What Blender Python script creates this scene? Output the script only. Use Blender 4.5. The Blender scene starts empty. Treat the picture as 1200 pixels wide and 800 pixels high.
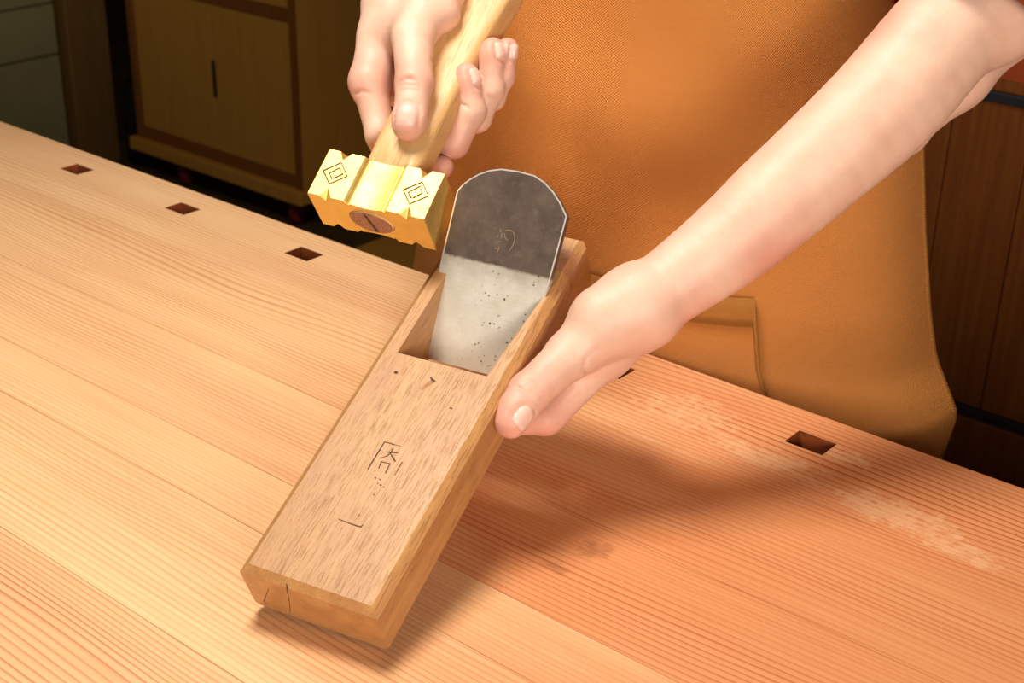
import bpy, bmesh, math, random
import numpy as np
from mathutils import Vector, Matrix

random.seed(7)
BZ = 0.85                     # height of the bench top above the floor
sc = bpy.context.scene
COL = sc.collection

# ------------------------------------------------------------------ camera
F_PX, YAW, PITCH, ROLL = 1681.04, -0.6827, 0.4469, 0.0231
CAM = np.array([0.0, 0.0, 0.487 + BZ])
_d = np.array([math.sin(YAW), math.cos(YAW), 0.0]); _r = np.array([math.cos(YAW), -math.sin(YAW), 0.0]); _z = np.array([0, 0, 1.0])
FW = _d * math.cos(PITCH) - _z * math.sin(PITCH)
_u = _d * math.sin(PITCH) + _z * math.cos(PITCH)
RT = _r * math.cos(ROLL) + _u * math.sin(ROLL)
UP = -_r * math.sin(ROLL) + _u * math.cos(ROLL)
cam_data = bpy.data.cameras.new('camera')
cam_data.sensor_width = 36.0
cam_data.lens = F_PX / 1200 * 36.0
cam_data.clip_start = 0.02
cam_data.dof.use_dof = True
cam_data.dof.focus_distance = 0.88
cam_data.dof.aperture_fstop = 16.0
cam = bpy.data.objects.new('camera', cam_data)
COL.objects.link(cam)
cam.matrix_world = Matrix(((RT[0], UP[0], -FW[0], CAM[0]), (RT[1], UP[1], -FW[1], CAM[1]), (RT[2], UP[2], -FW[2], CAM[2]), (0, 0, 0, 1)))
sc.camera = cam

# ------------------------------------------------------------------ world, lights, exposure
world = bpy.data.worlds.new('world'); sc.world = world
world.use_nodes = True
bg = world.node_tree.nodes['Background']
bg.inputs[0].default_value = (1.0, 0.78, 0.56, 1); bg.inputs[1].default_value = 0.045

def area(name, loc, target, size, power, color=(1, 1, 1), size_y=None):
    ld = bpy.data.lights.new(name, 'AREA'); ld.energy = power; ld.color = color
    ld.shape = 'RECTANGLE'; ld.size = size; ld.size_y = size_y or size
    o = bpy.data.objects.new(name, ld); COL.objects.link(o)
    o.location = loc
    o.rotation_euler = (Vector(target) - Vector(loc)).to_track_quat('-Z', 'Y').to_euler()
    return o
area('key_softbox', (-0.74, 0.46, BZ + 1.20), (-0.60, 0.56, BZ), 0.38, 17.5, (1.0, 0.95, 0.88))
area('side_softbox', (0.74, -0.40, BZ + 0.44), (-0.5, 0.8, BZ + 0.14), 0.50, 23, (1.0, 0.95, 0.88))

vs = sc.view_settings
vs.view_transform = 'Standard'; vs.look = 'None'; vs.gamma = 1.0; vs.exposure = 0.0
vs.use_curve_mapping = False

# ------------------------------------------------------------------ frames and helpers
def rodr(w):
    w = np.array(w, float); t = np.linalg.norm(w); k = w / t
    K = np.array([[0, -k[2], k[1]], [k[2], 0, -k[0]], [-k[1], k[0], 0]])
    return np.eye(3) + math.sin(t) * K + (1 - math.cos(t)) * K @ K
def ray(px, py): return FW + RT * (px - 600) / F_PX - UP * (py - 400) / F_PX
def at(px, py, depth): return CAM + ray(px, py) * depth
def on_plane(px, py, pt, n):
    d = ray(px, py); return CAM + d * (((pt - CAM) @ n) / (d @ n))

PR = rodr((0.425, 0.0817, 0.2349)); PT = np.array([-0.5203, 0.409, 0.0384 + BZ])      # hand plane: x width, y length, z thickness
PW, PH, PL = 0.0865, 0.0373, 0.289
HR = rodr((0.626, 0.1453, 0.267)); _hc = np.array([-0.6381, 0.5774, 0.1793 + BZ])      # hammer: x head length, y handle, z up
HA, HB, HH = 0.0817, 0.0353, 0.0351
HT = _hc + HR @ np.array([HA / 2, 0, -HH / 2])
def p_world(v, u, w): return PT + PR @ np.array([v, u, w])
def p_loc(px, py, w=0.0): return PR.T @ (on_plane(px, py, PT + PR[:, 2] * w, PR[:, 2]) - PT)
def h_world(x, y, z): return HT + HR @ np.array([x, y, z])
def h_loc(px, py, z=0.0): return HR.T @ (on_plane(px, py, HT + HR[:, 2] * z, HR[:, 2]) - HT)
def mat4(R, T): return Matrix([[*R[0], T[0]], [*R[1], T[1]], [*R[2], T[2]], [0, 0, 0, 1]])

def tag(o, label=None, cat=None, group=None, kind=None):
    if label: o['label'] = label
    if cat: o['category'] = cat
    if group: o['group'] = group
    if kind: o['kind'] = kind
    return o
def empty(name, loc=(0, 0, 0), label=None, cat=None, group=None):
    o = bpy.data.objects.new(name, None); COL.objects.link(o); o.location = loc
    o.empty_display_size = 0.05
    return tag(o, label, cat, group)
def mesh_obj(name, me, mat, parent=None, smooth=False):
    o = bpy.data.objects.new(name, me); COL.objects.link(o)
    if mat: me.materials.append(mat)
    if smooth: me.polygons.foreach_set('use_smooth', [True] * len(me.polygons))
    if parent: o.parent = parent
    return o
def bm_obj(name, bm, mat, parent=None, smooth=False):
    bmesh.ops.recalc_face_normals(bm, faces=bm.faces)
    me = bpy.data.meshes.new(name); bm.to_mesh(me); bm.free()
    return mesh_obj(name, me, mat, parent, smooth)
def pyd(name, verts, faces, mat, parent=None, smooth=False):
    me = bpy.data.meshes.new(name); me.from_pydata([tuple(v) for v in verts], [], faces); me.update()
    return mesh_obj(name, me, mat, parent, smooth)
def box_bm(x0, x1, y0, y1, z0, z1, bevel=0.0, seg=1):
    bm = bmesh.new(); bmesh.ops.create_cube(bm, size=1)
    for v in bm.verts:
        v.co = ((x0 + x1) / 2 + v.co.x * (x1 - x0), (y0 + y1) / 2 + v.co.y * (y1 - y0), (z0 + z1) / 2 + v.co.z * (z1 - z0))
    if bevel: bmesh.ops.bevel(bm, geom=list(bm.edges), offset=bevel, segments=seg, affect='EDGES', profile=0.5)
    return bm
def box(name, x0, x1, y0, y1, z0, z1, mat, parent=None, bevel=0.0, seg=1):
    return bm_obj(name, box_bm(x0, x1, y0, y1, z0, z1, bevel, seg), mat, parent)
def prism_bm(profile, axis_len0, axis_len1, plane='xz'):
    """extrude a closed 2-D profile; plane 'xz' extrudes along y, 'yz' along x, 'xy' along z"""
    bm = bmesh.new(); rings = []
    for t in (axis_len0, axis_len1):
        r = []
        for a, b in profile:
            co = {'xz': (a, t, b), 'yz': (t, a, b), 'xy': (a, b, t)}[plane]
            r.append(bm.verts.new(co))
        rings.append(r)
    n = len(profile)
    bm.faces.new(rings[0]); bm.faces.new(rings[1][::-1])
    for i in range(n): bm.faces.new((rings[0][i], rings[0][(i + 1) % n], rings[1][(i + 1) % n], rings[1][i]))
    bmesh.ops.recalc_face_normals(bm, faces=bm.faces)
    return bm
def cut(bm, cutters):
    """boolean difference, result as a bmesh"""
    def tmp(b):
        me = bpy.data.meshes.new('tmp'); b.to_mesh(me); o = bpy.data.objects.new('tmp', me); COL.objects.link(o); return o
    a = tmp(bm); cs = [tmp(c) for c in cutters]
    for c in cs:
        m = a.modifiers.new('b', 'BOOLEAN'); m.operation = 'DIFFERENCE'; m.solver = 'EXACT'; m.object = c
    dg = bpy.context.evaluated_depsgraph_get(); dg.update()
    me = bpy.data.meshes.new_from_object(a.evaluated_get(dg))
    out = bmesh.new(); out.from_mesh(me)
    for o in [a] + cs: bpy.data.objects.remove(o, do_unlink=True)
    bpy.data.meshes.remove(me)
    return out
def lathe(name, prof, mat, parent=None, n=24, smooth=True):
    vs_, fs = [], []
    for r, z in prof:
        for i in range(n):
            a = 2 * math.pi * i / n; vs_.append((r * math.cos(a), r * math.sin(a), z))
    for j in range(len(prof) - 1):
        for i in range(n): fs.append((j * n + i, j * n + (i + 1) % n, (j + 1) * n + (i + 1) % n, (j + 1) * n + i))
    fs.append(tuple(range(n))[::-1]); fs.append(tuple((len(prof) - 1) * n + i for i in range(n)))
    return pyd(name, vs_, fs, mat, parent, smooth)
def stroke_mesh(paths, to3, normal, lift=0.00012, thick=0.00025):
    """flat ink / scratch strokes: each path is [(x,y,halfwidth_m),...] in a 2-D frame, mapped by to3"""
    vs_, fs = [], []
    n = np.array(normal, float)
    for path in paths:
        pts = [np.array(to3(x, y)) for x, y, _ in path]
        base = len(vs_)
        for i, P in enumerate(pts):
            t = pts[min(i + 1, len(pts) - 1)] - pts[max(i - 1, 0)]
            s = np.cross(n, t); s = s / (np.linalg.norm(s) + 1e-12) * path[i][2]
            for q in (P + s + n * lift, P - s + n * lift, P - s - n * thick, P + s - n * thick): vs_.append(q)
        m = len(pts)
        for i in range(m - 1):
            b = base + 4 * i
            for k in range(4): fs.append((b + k, b + (k + 1) % 4, b + 4 + (k + 1) % 4, b + 4 + k))
        fs.append((base, base + 3, base + 2, base + 1)); b = base + 4 * (m - 1); fs.append((b, b + 1, b + 2, b + 3))
    return vs_, fs

# ------------------------------------------------------------------ materials
class NT:
    def __init__(s, name):
        s.m = bpy.data.materials.new(name); s.m.use_nodes = True; s.t = s.m.node_tree
        s.b = s.t.nodes['Principled BSDF']
    def n(s, typ, **kw):
        nd = s.t.nodes.new(typ)
        for k, v in kw.items(): setattr(nd, k, v)
        return nd
    def lk(s, a, b): s.t.links.new(a, b)
    def inp(s, nd, i, v):
        if hasattr(v, 'is_linked') or isinstance(v, bpy.types.NodeSocket): s.lk(v, nd.inputs[i])
        else: nd.inputs[i].default_value = v
    def math(s, op, a, b=None, c=None, clamp=False):
        nd = s.n('ShaderNodeMath', operation=op); nd.use_clamp = clamp
        s.inp(nd, 0, a)
        if b is not None: s.inp(nd, 1, b)
        if c is not None: s.inp(nd, 2, c)
        return nd.outputs[0]
    def coord(s, scale=(1, 1, 1), loc=(0, 0, 0), rot=(0, 0, 0), src='Object'):
        tc = s.n('ShaderNodeTexCoord'); mp = s.n('ShaderNodeMapping')
        s.lk(tc.outputs[src], mp.inputs[0])
        mp.inputs['Scale'].default_value = scale; mp.inputs['Location'].default_value = loc; mp.inputs['Rotation'].default_value = rot
        return mp.outputs[0]
    def noise(s, vec, scale, detail=2, rough=0.5, dist=0.0):
        nd = s.n('ShaderNodeTexNoise'); s.lk(vec, nd.inputs['Vector'])
        nd.inputs['Scale'].default_value = scale; nd.inputs['Detail'].default_value = detail
        nd.inputs['Roughness'].default_value = rough; nd.inputs['Distortion'].default_value = dist
        return nd.outputs[0]
    def ramp(s, fac, stops):
        nd = s.n('ShaderNodeValToRGB'); s.lk(fac, nd.inputs[0]); el = nd.color_ramp.elements
        while len(el) < len(stops): el.new(0.5)
        for e, (p, c) in zip(el, stops):
            e.position = p; e.color = (*c, 1) if len(c) == 3 else c
        return nd.outputs[0]
    def val(s, fac, a0, a1, b0=0.0, b1=1.0):
        nd = s.n('ShaderNodeMapRange'); s.inp(nd, 0, fac)
        for i, v in enumerate((a0, a1, b0, b1)): nd.inputs[1 + i].default_value = v
        return nd.outputs[0]
    def mix(s, fac, a, b, mode='MIX'):
        nd = s.n('ShaderNodeMix', data_type='RGBA', blend_type=mode)
        s.inp(nd, 0, fac)
        for i, v in ((6, a), (7, b)):
            if isinstance(v, bpy.types.NodeSocket): s.lk(v, nd.inputs[i])
            else: nd.inputs[i].default_value = (*v, 1) if len(v) == 3 else v
        return nd.outputs[2]
    def sep(s, vec):
        nd = s.n('ShaderNodeSeparateXYZ'); s.lk(vec, nd.inputs[0]); return nd.outputs
    def comb(s, x, y, z):
        nd = s.n('ShaderNodeCombineXYZ')
        for i, v in enumerate((x, y, z)): s.inp(nd, i, v)
        return nd.outputs[0]
    def bump(s, h, strength=0.3, dist=0.001, prev=None):
        nd = s.n('ShaderNodeBump'); nd.inputs['Strength'].default_value = strength; nd.inputs['Distance'].default_value = dist
        s.lk(h, nd.inputs['Height'])
        if prev: s.lk(prev, nd.inputs['Normal'])
        return nd.outputs[0]
    def out(s, col=None, rough=None, metal=None, normal=None, spec=None):
        for k, v in (('Base Color', col), ('Roughness', rough), ('Metallic', metal), ('Normal', normal), ('Specular IOR Level', spec)):
            if v is None: continue
            if isinstance(v, bpy.types.NodeSocket): s.lk(v, s.b.inputs[k])
            else: s.b.inputs[k].default_value = (*v, 1) if isinstance(v, tuple) and len(v) == 3 else v
        return s.m
def srgb(r, g, b):
    f = lambda c: (c / 255 / 12.92) if c / 255 <= 0.04045 else ((c / 255 + 0.055) / 1.055) ** 2.4
    return (f(r), f(g), f(b))
def plain(name, col, rough=0.5, metal=0.0, nscale=40, amt=0.12, spec=0.5):
    t = NT(name); v = t.coord()
    nz = t.noise(v, nscale, 4, 0.6)
    c = t.mix(t.val(nz, 0.3, 0.7), tuple(max(0, k * (1 - amt)) for k in col), tuple(min(1, k * (1 + amt)) for k in col))
    return t.out(c, rough, metal, t.bump(nz, 0.08, 0.001), spec)

def fir(name, light, dark, period=0.0055, warp=0.006, contrast=1.0, seed=0.0, wear=None, spots=None, heart_shade=None):
    """vertical-grain softwood, grain along world X, annual rings across Y"""
    t = NT(name)
    base = t.coord(loc=(seed * 3.1, seed * 1.7, 0))
    slow = t.coord(scale=(1.1, 6.0, 6.0), loc=(seed, seed * 2.3, seed))
    fine = t.coord(scale=(7.0, 240.0, 60.0), loc=(seed, 0, 0))
    xyz = t.sep(base)
    w1 = t.noise(slow, 2.2, 1, 0.4)
    w2 = t.noise(t.coord(scale=(3.5, 30.0, 30.0), loc=(seed, seed, 0)), 1.6, 2, 0.5)
    y = t.math('ADD', xyz[1], t.math('MULTIPLY', t.math('SUBTRACT', w1, 0.5), warp * 8))
    y = t.math('ADD', y, t.math('MULTIPLY', t.math('SUBTRACT', w2, 0.5), warp * 0.55))
    ph = t.math('FRACT', t.math('DIVIDE', y, period))
    # slow earlywood, abrupt latewood line
    band = t.val(ph, 0.35, 0.86)
    band = t.math('POWER', band, 2.2)
    fall = t.val(ph, 0.88, 0.98, 1.0, 0.0)
    band = t.math('MULTIPLY', band, fall)
    strength = t.val(t.noise(t.coord(scale=(0.8, 14.0, 14.0), loc=(seed * 5, seed, 0)), 2.0, 2, 0.5), 0.30, 0.68, 0.25 * contrast, contrast)
    band = t.math('MULTIPLY', band, strength, clamp=True)
    patch = t.noise(t.coord(scale=(1.0, 5.0, 5.0), loc=(seed, 2 * seed, 0)), 2.4, 3, 0.55)
    l2 = tuple(a * 0.55 + b * 0.45 for a, b in zip(light, dark))
    early = t.mix(t.val(patch, 0.38, 0.72, 0.0, 0.55), light, l2)
    if heart_shade:  # redder heartwood at the right, deepened to paint in arm and hand shade
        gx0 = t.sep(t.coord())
        hw_ = t.val(t.math('ADD', gx0[0], t.math('MULTIPLY', t.math('SUBTRACT', t.noise(t.coord(scale=(2.0, 9.0, 1.0)), 2.0, 3), 0.5), 0.5)), heart_shade[0], heart_shade[1])
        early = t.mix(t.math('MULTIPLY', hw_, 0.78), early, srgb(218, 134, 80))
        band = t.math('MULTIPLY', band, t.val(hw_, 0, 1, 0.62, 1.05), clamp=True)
    c = t.mix(band, early, dark)
    fn = t.noise(fine, 1.0, 3, 0.6)
    c = t.mix(t.val(fn, 0.3, 0.75, 0.0, 0.30), c, tuple(k * 0.75 for k in light), 'MULTIPLY')
    # small scattered resin specks
    vor = t.n('ShaderNodeTexVoronoi'); t.lk(t.coord(scale=(1, 1.6, 1), loc=(seed, 0, 0)), vor.inputs['Vector']); vor.inputs['Scale'].default_value = 16
    sp = t.val(vor.outputs['Distance'], 0.030, 0.055, 0.6, 0.0)
    gate = t.val(t.noise(base, 3.0, 1), 0.50, 0.55)
    c = t.mix(t.math('MULTIPLY', sp, gate), c, srgb(150, 70, 35))
    rough = 0.48
    rel = t.math('MULTIPLY', band, -1.0)
    def blob(lst, nscale, edge):
        tot = None
        gx = t.sep(t.coord())
        nz = t.noise(t.coord(scale=(1, 1.5, 1)), nscale, 5, 0.7)
        for (cx, cy, rx, ry) in lst:
            dx = t.math('DIVIDE', t.math('SUBTRACT', gx[0], cx), rx); dy = t.math('DIVIDE', t.math('SUBTRACT', gx[1], cy), ry)
            d = t.math('ADD', t.math('MULTIPLY', dx, dx), t.math('MULTIPLY', dy, dy))
            k = t.val(t.math('ADD', t.math('MULTIPLY', d, 0.35), t.math('MULTIPLY', t.math('SUBTRACT', nz, 0.5), -2.2)), edge[0], edge[1], 1.0, 0.0)
            tot = k if tot is None else t.math('MAXIMUM', tot, k)
        return tot
    if wear:
        k = blob(wear, 110, (0.0, 0.30))
        c = t.mix(t.math('MULTIPLY', k, 0.5), c, srgb(236, 186, 138))
    if spots:
        k = blob(spots, 120, (0.0, 0.5))
        c = t.mix(t.math('MULTIPLY', k, 0.5), c, srgb(150, 84, 42))
        rel = t.math('SUBTRACT', rel, t.math('MULTIPLY', k, 1.5))
    nrm = t.bump(rel, 0.25, 0.0006, t.bump(fn, 0.12, 0.0004))
    return t.out(c, rough, 0.0, nrm, 0.4)

def oak(name, base, dark, pale, axis='y', pore=0.75, stain=True, rough=0.5):
    t = NT(name)
    sx = {'y': (1, 0.045, 1), 'x': (0.045, 1, 1), 'z': (1, 1, 0.045)}[axis]
    lng = {'y': (60, 2.2, 60), 'x': (2.2, 60, 60), 'z': (60, 60, 2.2)}[axis]
    pores = t.noise(t.coord(scale=sx), 1500, 2, 0.5)
    pores = t.math('MULTIPLY', t.val(pores, 0.54, 0.66), t.val(t.noise(t.coord(scale=lng), 1.0, 2), 0.30, 0.65, 0.25, 1.0))
    band = t.noise(t.coord(scale=lng, loc=(3, 1, 2)), 1.8, 5, 0.6)
    c = t.mix(t.val(band, 0.3, 0.7), base, pale)
    if stain:
        st = t.noise(t.coord(), 20, 4, 0.6)
        c = t.mix(t.val(st, 0.48, 0.72, 0.0, 0.40), c, srgb(176, 118, 74))
        c = t.mix(t.val(t.noise(t.coord(loc=(5, 5, 5)), 150, 3, 0.6), 0.6, 0.8, 0, 0.2), c, dark)
    c = t.mix(t.math('MULTIPLY', pores, pore), c, dark)
    nrm = t.bump(t.math('MULTIPLY', pores, -1), 0.35, 0.0005, t.bump(band, 0.1, 0.0006))
    return t.out(c, rough, 0, nrm, 0.45)

M = {}
M['floor'] = plain('floor_boards', srgb(92, 70, 34), 0.55, 0, 6, 0.35)
M['wall'] = plain('wall_paint', srgb(60, 48, 36), 0.8)
M['dark'] = plain('black_plastic', (0.008, 0.008, 0.008), 0.5)
M['steel'] = plain('grey_steel', (0.06, 0.06, 0.06), 0.5, 0.8)
M['red'] = plain('red_rubber', (0.25, 0.02, 0.02), 0.5)
M['greypaint'] = plain('grey_green_paint', srgb(160, 150, 104), 0.6, 0, 8, 0.08)
M['plywood'] = oak('birch_plywood', srgb(212, 148, 54), srgb(160, 104, 32), srgb(222, 162, 70), 'z', 0.2, False, 0.55)
M['plyframe'] = oak('cabinet_frame_wood', srgb(140, 80, 24), srgb(104, 54, 12), srgb(152, 92, 30), 'z', 0.2, False, 0.55)
M['walnut'] = oak('red_walnut', srgb(112, 54, 14), srgb(52, 18, 4), srgb(138, 76, 24), 'z', 0.5, False, 0.4)
M['post'] = oak('brown_post_wood', srgb(130, 92, 44), srgb(90, 58, 22), srgb(146, 106, 54), 'z', 0.3, False, 0.5)
# fir boards of the bench top
M['fir_edge'] = fir('fir_edge_board', srgb(246, 202, 150), srgb(180, 86, 40), 0.0050, 0.0042, 1.0, 1.3, heart_shade=(-0.75, -0.40),
                    wear=[(-0.475, 0.782, 0.045, 0.028), (-0.40, 0.765, 0.05, 0.016), (-0.30, 0.758, 0.05, 0.02), (-0.245, 0.745, 0.03, 0.012), (-0.36, 0.80, 0.02, 0.012)])
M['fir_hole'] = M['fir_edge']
M['fir_mid'] = fir('fir_middle_board', srgb(246, 200, 146), srgb(178, 84, 38), 0.0046, 0.0055, 1.0, 4.2, heart_shade=(-0.72, -0.42),
                   wear=[(-0.47, 0.742, 0.04, 0.012), (-0.883, 0.629, 0.010, 0.004), (-0.70, 0.70, 0.012, 0.004)])
M['fir_c'] = fir('fir_narrow_board', srgb(246, 200, 146), srgb(184, 92, 44), 0.0044, 0.0045, 0.8, 7.7, heart_shade=(-0.66, -0.44), spots=[(-0.425, 0.568, 0.010, 0.0045), (-0.418, 0.598, 0.010, 0.010)])
M['fir_d'] = fir('fir_smooth_board', srgb(244, 198, 144), srgb(200, 116, 60), 0.0040, 0.003, 0.6, 2.9, heart_shade=(-0.60, -0.20))
M['fir_e'] = fir('fir_striped_board', srgb(245, 202, 148), srgb(192, 106, 56), 0.0042, 0.005, 0.9, 5.6, heart_shade=(-0.55, -0.15))
M['fir_f'] = fir('fir_near_board', srgb(243, 194, 140), srgb(184, 96, 50), 0.0042, 0.005, 0.95, 9.4)
M['hole'] = fir('dark_hole_wall', srgb(150, 74, 34), srgb(96, 38, 14), 0.005, 0.005, 0.8, 3.3)  # hole walls coloured darker and redder than the boards
M['oak'] = oak('oak_plane_body', srgb(172, 120, 70), srgb(108, 60, 30), srgb(198, 146, 88), 'y', 0.54, True, 0.45)
M['oakedge'] = M['oak']
M['inlay'] = oak('brown_inlay_wood', srgb(170, 112, 74), srgb(110, 62, 34), srgb(180, 124, 84), 'x', 0.4, False)
M['knotwood'] = plain('brown_knot', srgb(164, 104, 52), 0.6, 0, 300, 0.3)
M['ink'] = plain('brown_ink', srgb(88, 52, 30), 0.8, 0, 400, 0.3)
M['handle'] = oak('pale_handle_wood', srgb(208, 158, 98), srgb(164, 110, 58), srgb(222, 178, 118), 'y', 0.5, False, 0.45)

def brass():
    t = NT('brass'); v = t.coord()
    nz = t.noise(t.coord(scale=(1, 12, 12)), 160, 4, 0.6); n2 = t.noise(v, 60, 4, 0.6)
    c = t.mix(t.val(n2, 0.35, 0.7), srgb(238, 206, 124), srgb(228, 192, 104))
    return t.out(c, t.val(nz, 0.3, 0.7, 0.46, 0.60), 1.0, t.bump(nz, 0.06, 0.0005, t.bump(n2, 0.08, 0.0008)))
M['brass'] = brass()
M['engrave'] = plain('engraved_line', srgb(104, 66, 14), 0.8, 0.0)
def endgrain():
    t = NT('end_grain'); n = t.noise(t.coord(), 1500, 3, 0.6); n2 = t.noise(t.coord(), 300, 2)
    c = t.mix(t.val(n, 0.4, 0.62), srgb(128, 74, 50), srgb(196, 140, 106)); c = t.mix(t.val(n2, 0.3, 0.7, 0, 0.3), c, srgb(150, 92, 62))
    return t.out(c, 0.7, 0, t.bump(n, 0.4, 0.0004))
M['endgrain'] = endgrain()
def blade_mat(a, b):
    t = NT('blade_steel'); v = t.coord(); sx = t.sep(v)
    n1 = t.noise(v, 55, 6, 0.65); n2 = t.noise(v, 700, 3, 0.6); n3 = t.noise(v, 150, 5, 0.6)
    cd = t.mix(t.val(n1, 0.35, 0.72), srgb(76, 61, 52), srgb(100, 84, 72))
    cd = t.mix(t.val(n2, 0.60, 0.8, 0, 0.30), cd, srgb(146, 132, 110))
    cd = t.mix(t.val(n3, 0.56, 0.75, 0, 0.28), cd, srgb(128, 116, 98))
    cb = t.mix(t.val(n1, 0.35, 0.75), srgb(222, 214, 198), srgb(204, 194, 172))
    brushed = t.noise(t.coord(scale=(0.06, 1, 1)), 900, 3, 0.6)
    cb = t.mix(t.val(brushed, 0.4, 0.7, 0, 0.18), cb, srgb(176, 166, 146))
    vor = t.n('ShaderNodeTexVoronoi'); t.lk(v, vor.inputs['Vector']); vor.inputs['Scale'].default_value = 330
    pit = t.math('MULTIPLY', t.val(vor.outputs['Distance'], 0.16, 0.30, 1.0, 0.0), t.val(t.noise(v, 75, 3), 0.52, 0.60))
    pit = t.math('MULTIPLY', pit, t.val(sx[0], 0.030, 0.048))
    cb = t.mix(pit, cb, srgb(64, 56, 46))
    n = np.array([-(b - a)[1], (b - a)[0]]); n = n / np.linalg.norm(n)
    d = t.math('ADD', t.math('MULTIPLY', t.math('SUBTRACT', sx[0], float(a[0])), float(n[0])), t.math('MULTIPLY', t.math('SUBTRACT', sx[1], float(a[1])), float(n[1])))
    d = t.math('ADD', d, t.math('MULTIPLY', t.math('SUBTRACT', n3, 0.5), 0.0035))
    up = t.val(d, -0.0012, 0.0006)
    half = t.math('MULTIPLY', t.val(d, -0.014, -0.001, 0.0, 0.62), t.val(n1, 0.3, 0.6, 0.35, 1.0))
    cb = t.mix(half, cb, srgb(132, 116, 92))
    c = t.mix(up, cb, cd)
    return t.out(c, t.val(up, 0, 1, 0.45, 0.5), t.val(up, 0, 1, 0.25, 0.1), t.bump(brushed, 0.06, 0.0004, t.bump(n1, 0.12, 0.001)))
M['arris'] = plain('bright_arris', srgb(214, 204, 190), 0.4, 0.4)
M['scratch'] = plain('tan_scratch', srgb(146, 114, 82), 0.6, 0.1)

def skin_mat():
    t = NT('skin'); v = t.coord()
    at_ = t.n('ShaderNodeAttribute', attribute_name='flush'); fl = at_.outputs['Fac']
    n1 = t.noise(v, 38, 4, 0.6); n2 = t.noise(v, 700, 3, 0.6)
    c = t.mix(t.val(n1, 0.35, 0.7), srgb(230, 190, 164), srgb(222, 176, 150))
    c = t.mix(t.math('MULTIPLY', fl, t.val(n1, 0.2, 0.8, 0.6, 1.0)), c, srgb(216, 142, 120))
    vor = t.n('ShaderNodeTexVoronoi'); t.lk(v, vor.inputs['Vector']); vor.inputs['Scale'].default_value = 42
    mole = t.math('MULTIPLY', t.val(vor.outputs['Distance'], 0.026, 0.042, 1.0, 0.0), t.val(t.noise(v, 9, 1), 0.47, 0.51))
    c = t.mix(t.math('MULTIPLY', mole, 0.45), c, srgb(140, 92, 66))
    vb = t.n('ShaderNodeTexVoronoi'); t.lk(v, vb.inputs['Vector']); vb.inputs['Scale'].default_value = 900
    n4 = t.noise(v, 130, 4, 0.6)
    nrm = t.bump(vb.outputs['Distance'], 0.14, 0.0003, t.bump(n2, 0.14, 0.0003, t.bump(n4, 0.22, 0.0012)))
    t.b.inputs['Subsurface Weight'].default_value = 0.25
    t.b.inputs['Subsurface Radius'].default_value = (1.0, 0.35, 0.2)
    t.b.inputs['Subsurface Scale'].default_value = 0.003
    return t.out(c, 0.5, 0, nrm, 0.35)
M['skin'] = skin_mat()
M['nail'] = plain('fingernail', srgb(230, 184, 164), 0.42, 0, 200, 0.03)

def canvas(name, a, b, per=0.0023):
    t = NT(name); uv = t.coord(src='UV'); s = t.sep(uv)
    k = 2 * math.pi / per
    sx = t.math('SINE', t.math('MULTIPLY', s[0], k)); sy = t.math('SINE', t.math('MULTIPLY', s[1], k * 1.15))
    wv = t.math('MULTIPLY', sx, sy)
    slub = t.noise(t.coord(scale=(30, 700, 1), src='UV'), 1.0, 3, 0.6)
    n1 = t.noise(t.coord(), 7, 4, 0.6)
    c = t.mix(t.val(n1, 0.3, 0.7), a, b)
    c = t.mix(t.val(wv, -1, 1, 0.0, 0.42), c, tuple(k_ * 0.45 for k_ in a))
    c = t.mix(t.val(slub, 0.35, 0.7, 0.0, 0.22), c, tuple(k_ * 0.6 for k_ in a))
    nrm = t.bump(wv, 0.8, 0.0008, t.bump(slub, 0.2, 0.0005))
    return t.out(c, 0.85, 0, nrm, 0.2)
M['canvas'] = canvas('mustard_canvas', srgb(230, 148, 74), srgb(222, 138, 62))
M['canvas_hem'] = canvas('canvas_hem', srgb(200, 132, 60), srgb(182, 112, 44))
M['shirt'] = canvas('rust_shirt', srgb(178, 84, 40), srgb(160, 70, 32), 0.0012)
M['trousers'] = canvas('olive_trousers', srgb(82, 70, 42), srgb(70, 60, 36), 0.0014)

# ------------------------------------------------------------------ the setting
tag(box('floor', -5.2, 2.4, -1.2, 4.0, -0.05, 0.0, M['floor']), 'dark brown floor behind the workbench', 'floor', kind='structure')
tag(box('wall_back', -5.2, 2.4, 3.4, 3.5, 0.0, 2.7, M['wall']), 'dim brown wall at the back of the workshop', 'wall', kind='structure')
tag(box('wall_left', -4.6, -4.5, -1.2, 3.4, 0.0, 2.7, M['wall']), 'dim brown side wall of the workshop', 'wall', kind='structure')
post = box('trim_1', -3.50, -3.36, 2.205, 2.335, 0.0, 2.2, M['post'], bevel=0.004)
tag(post, 'brown upright wooden post at the end of the grey drawers', 'post', kind='structure')

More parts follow.
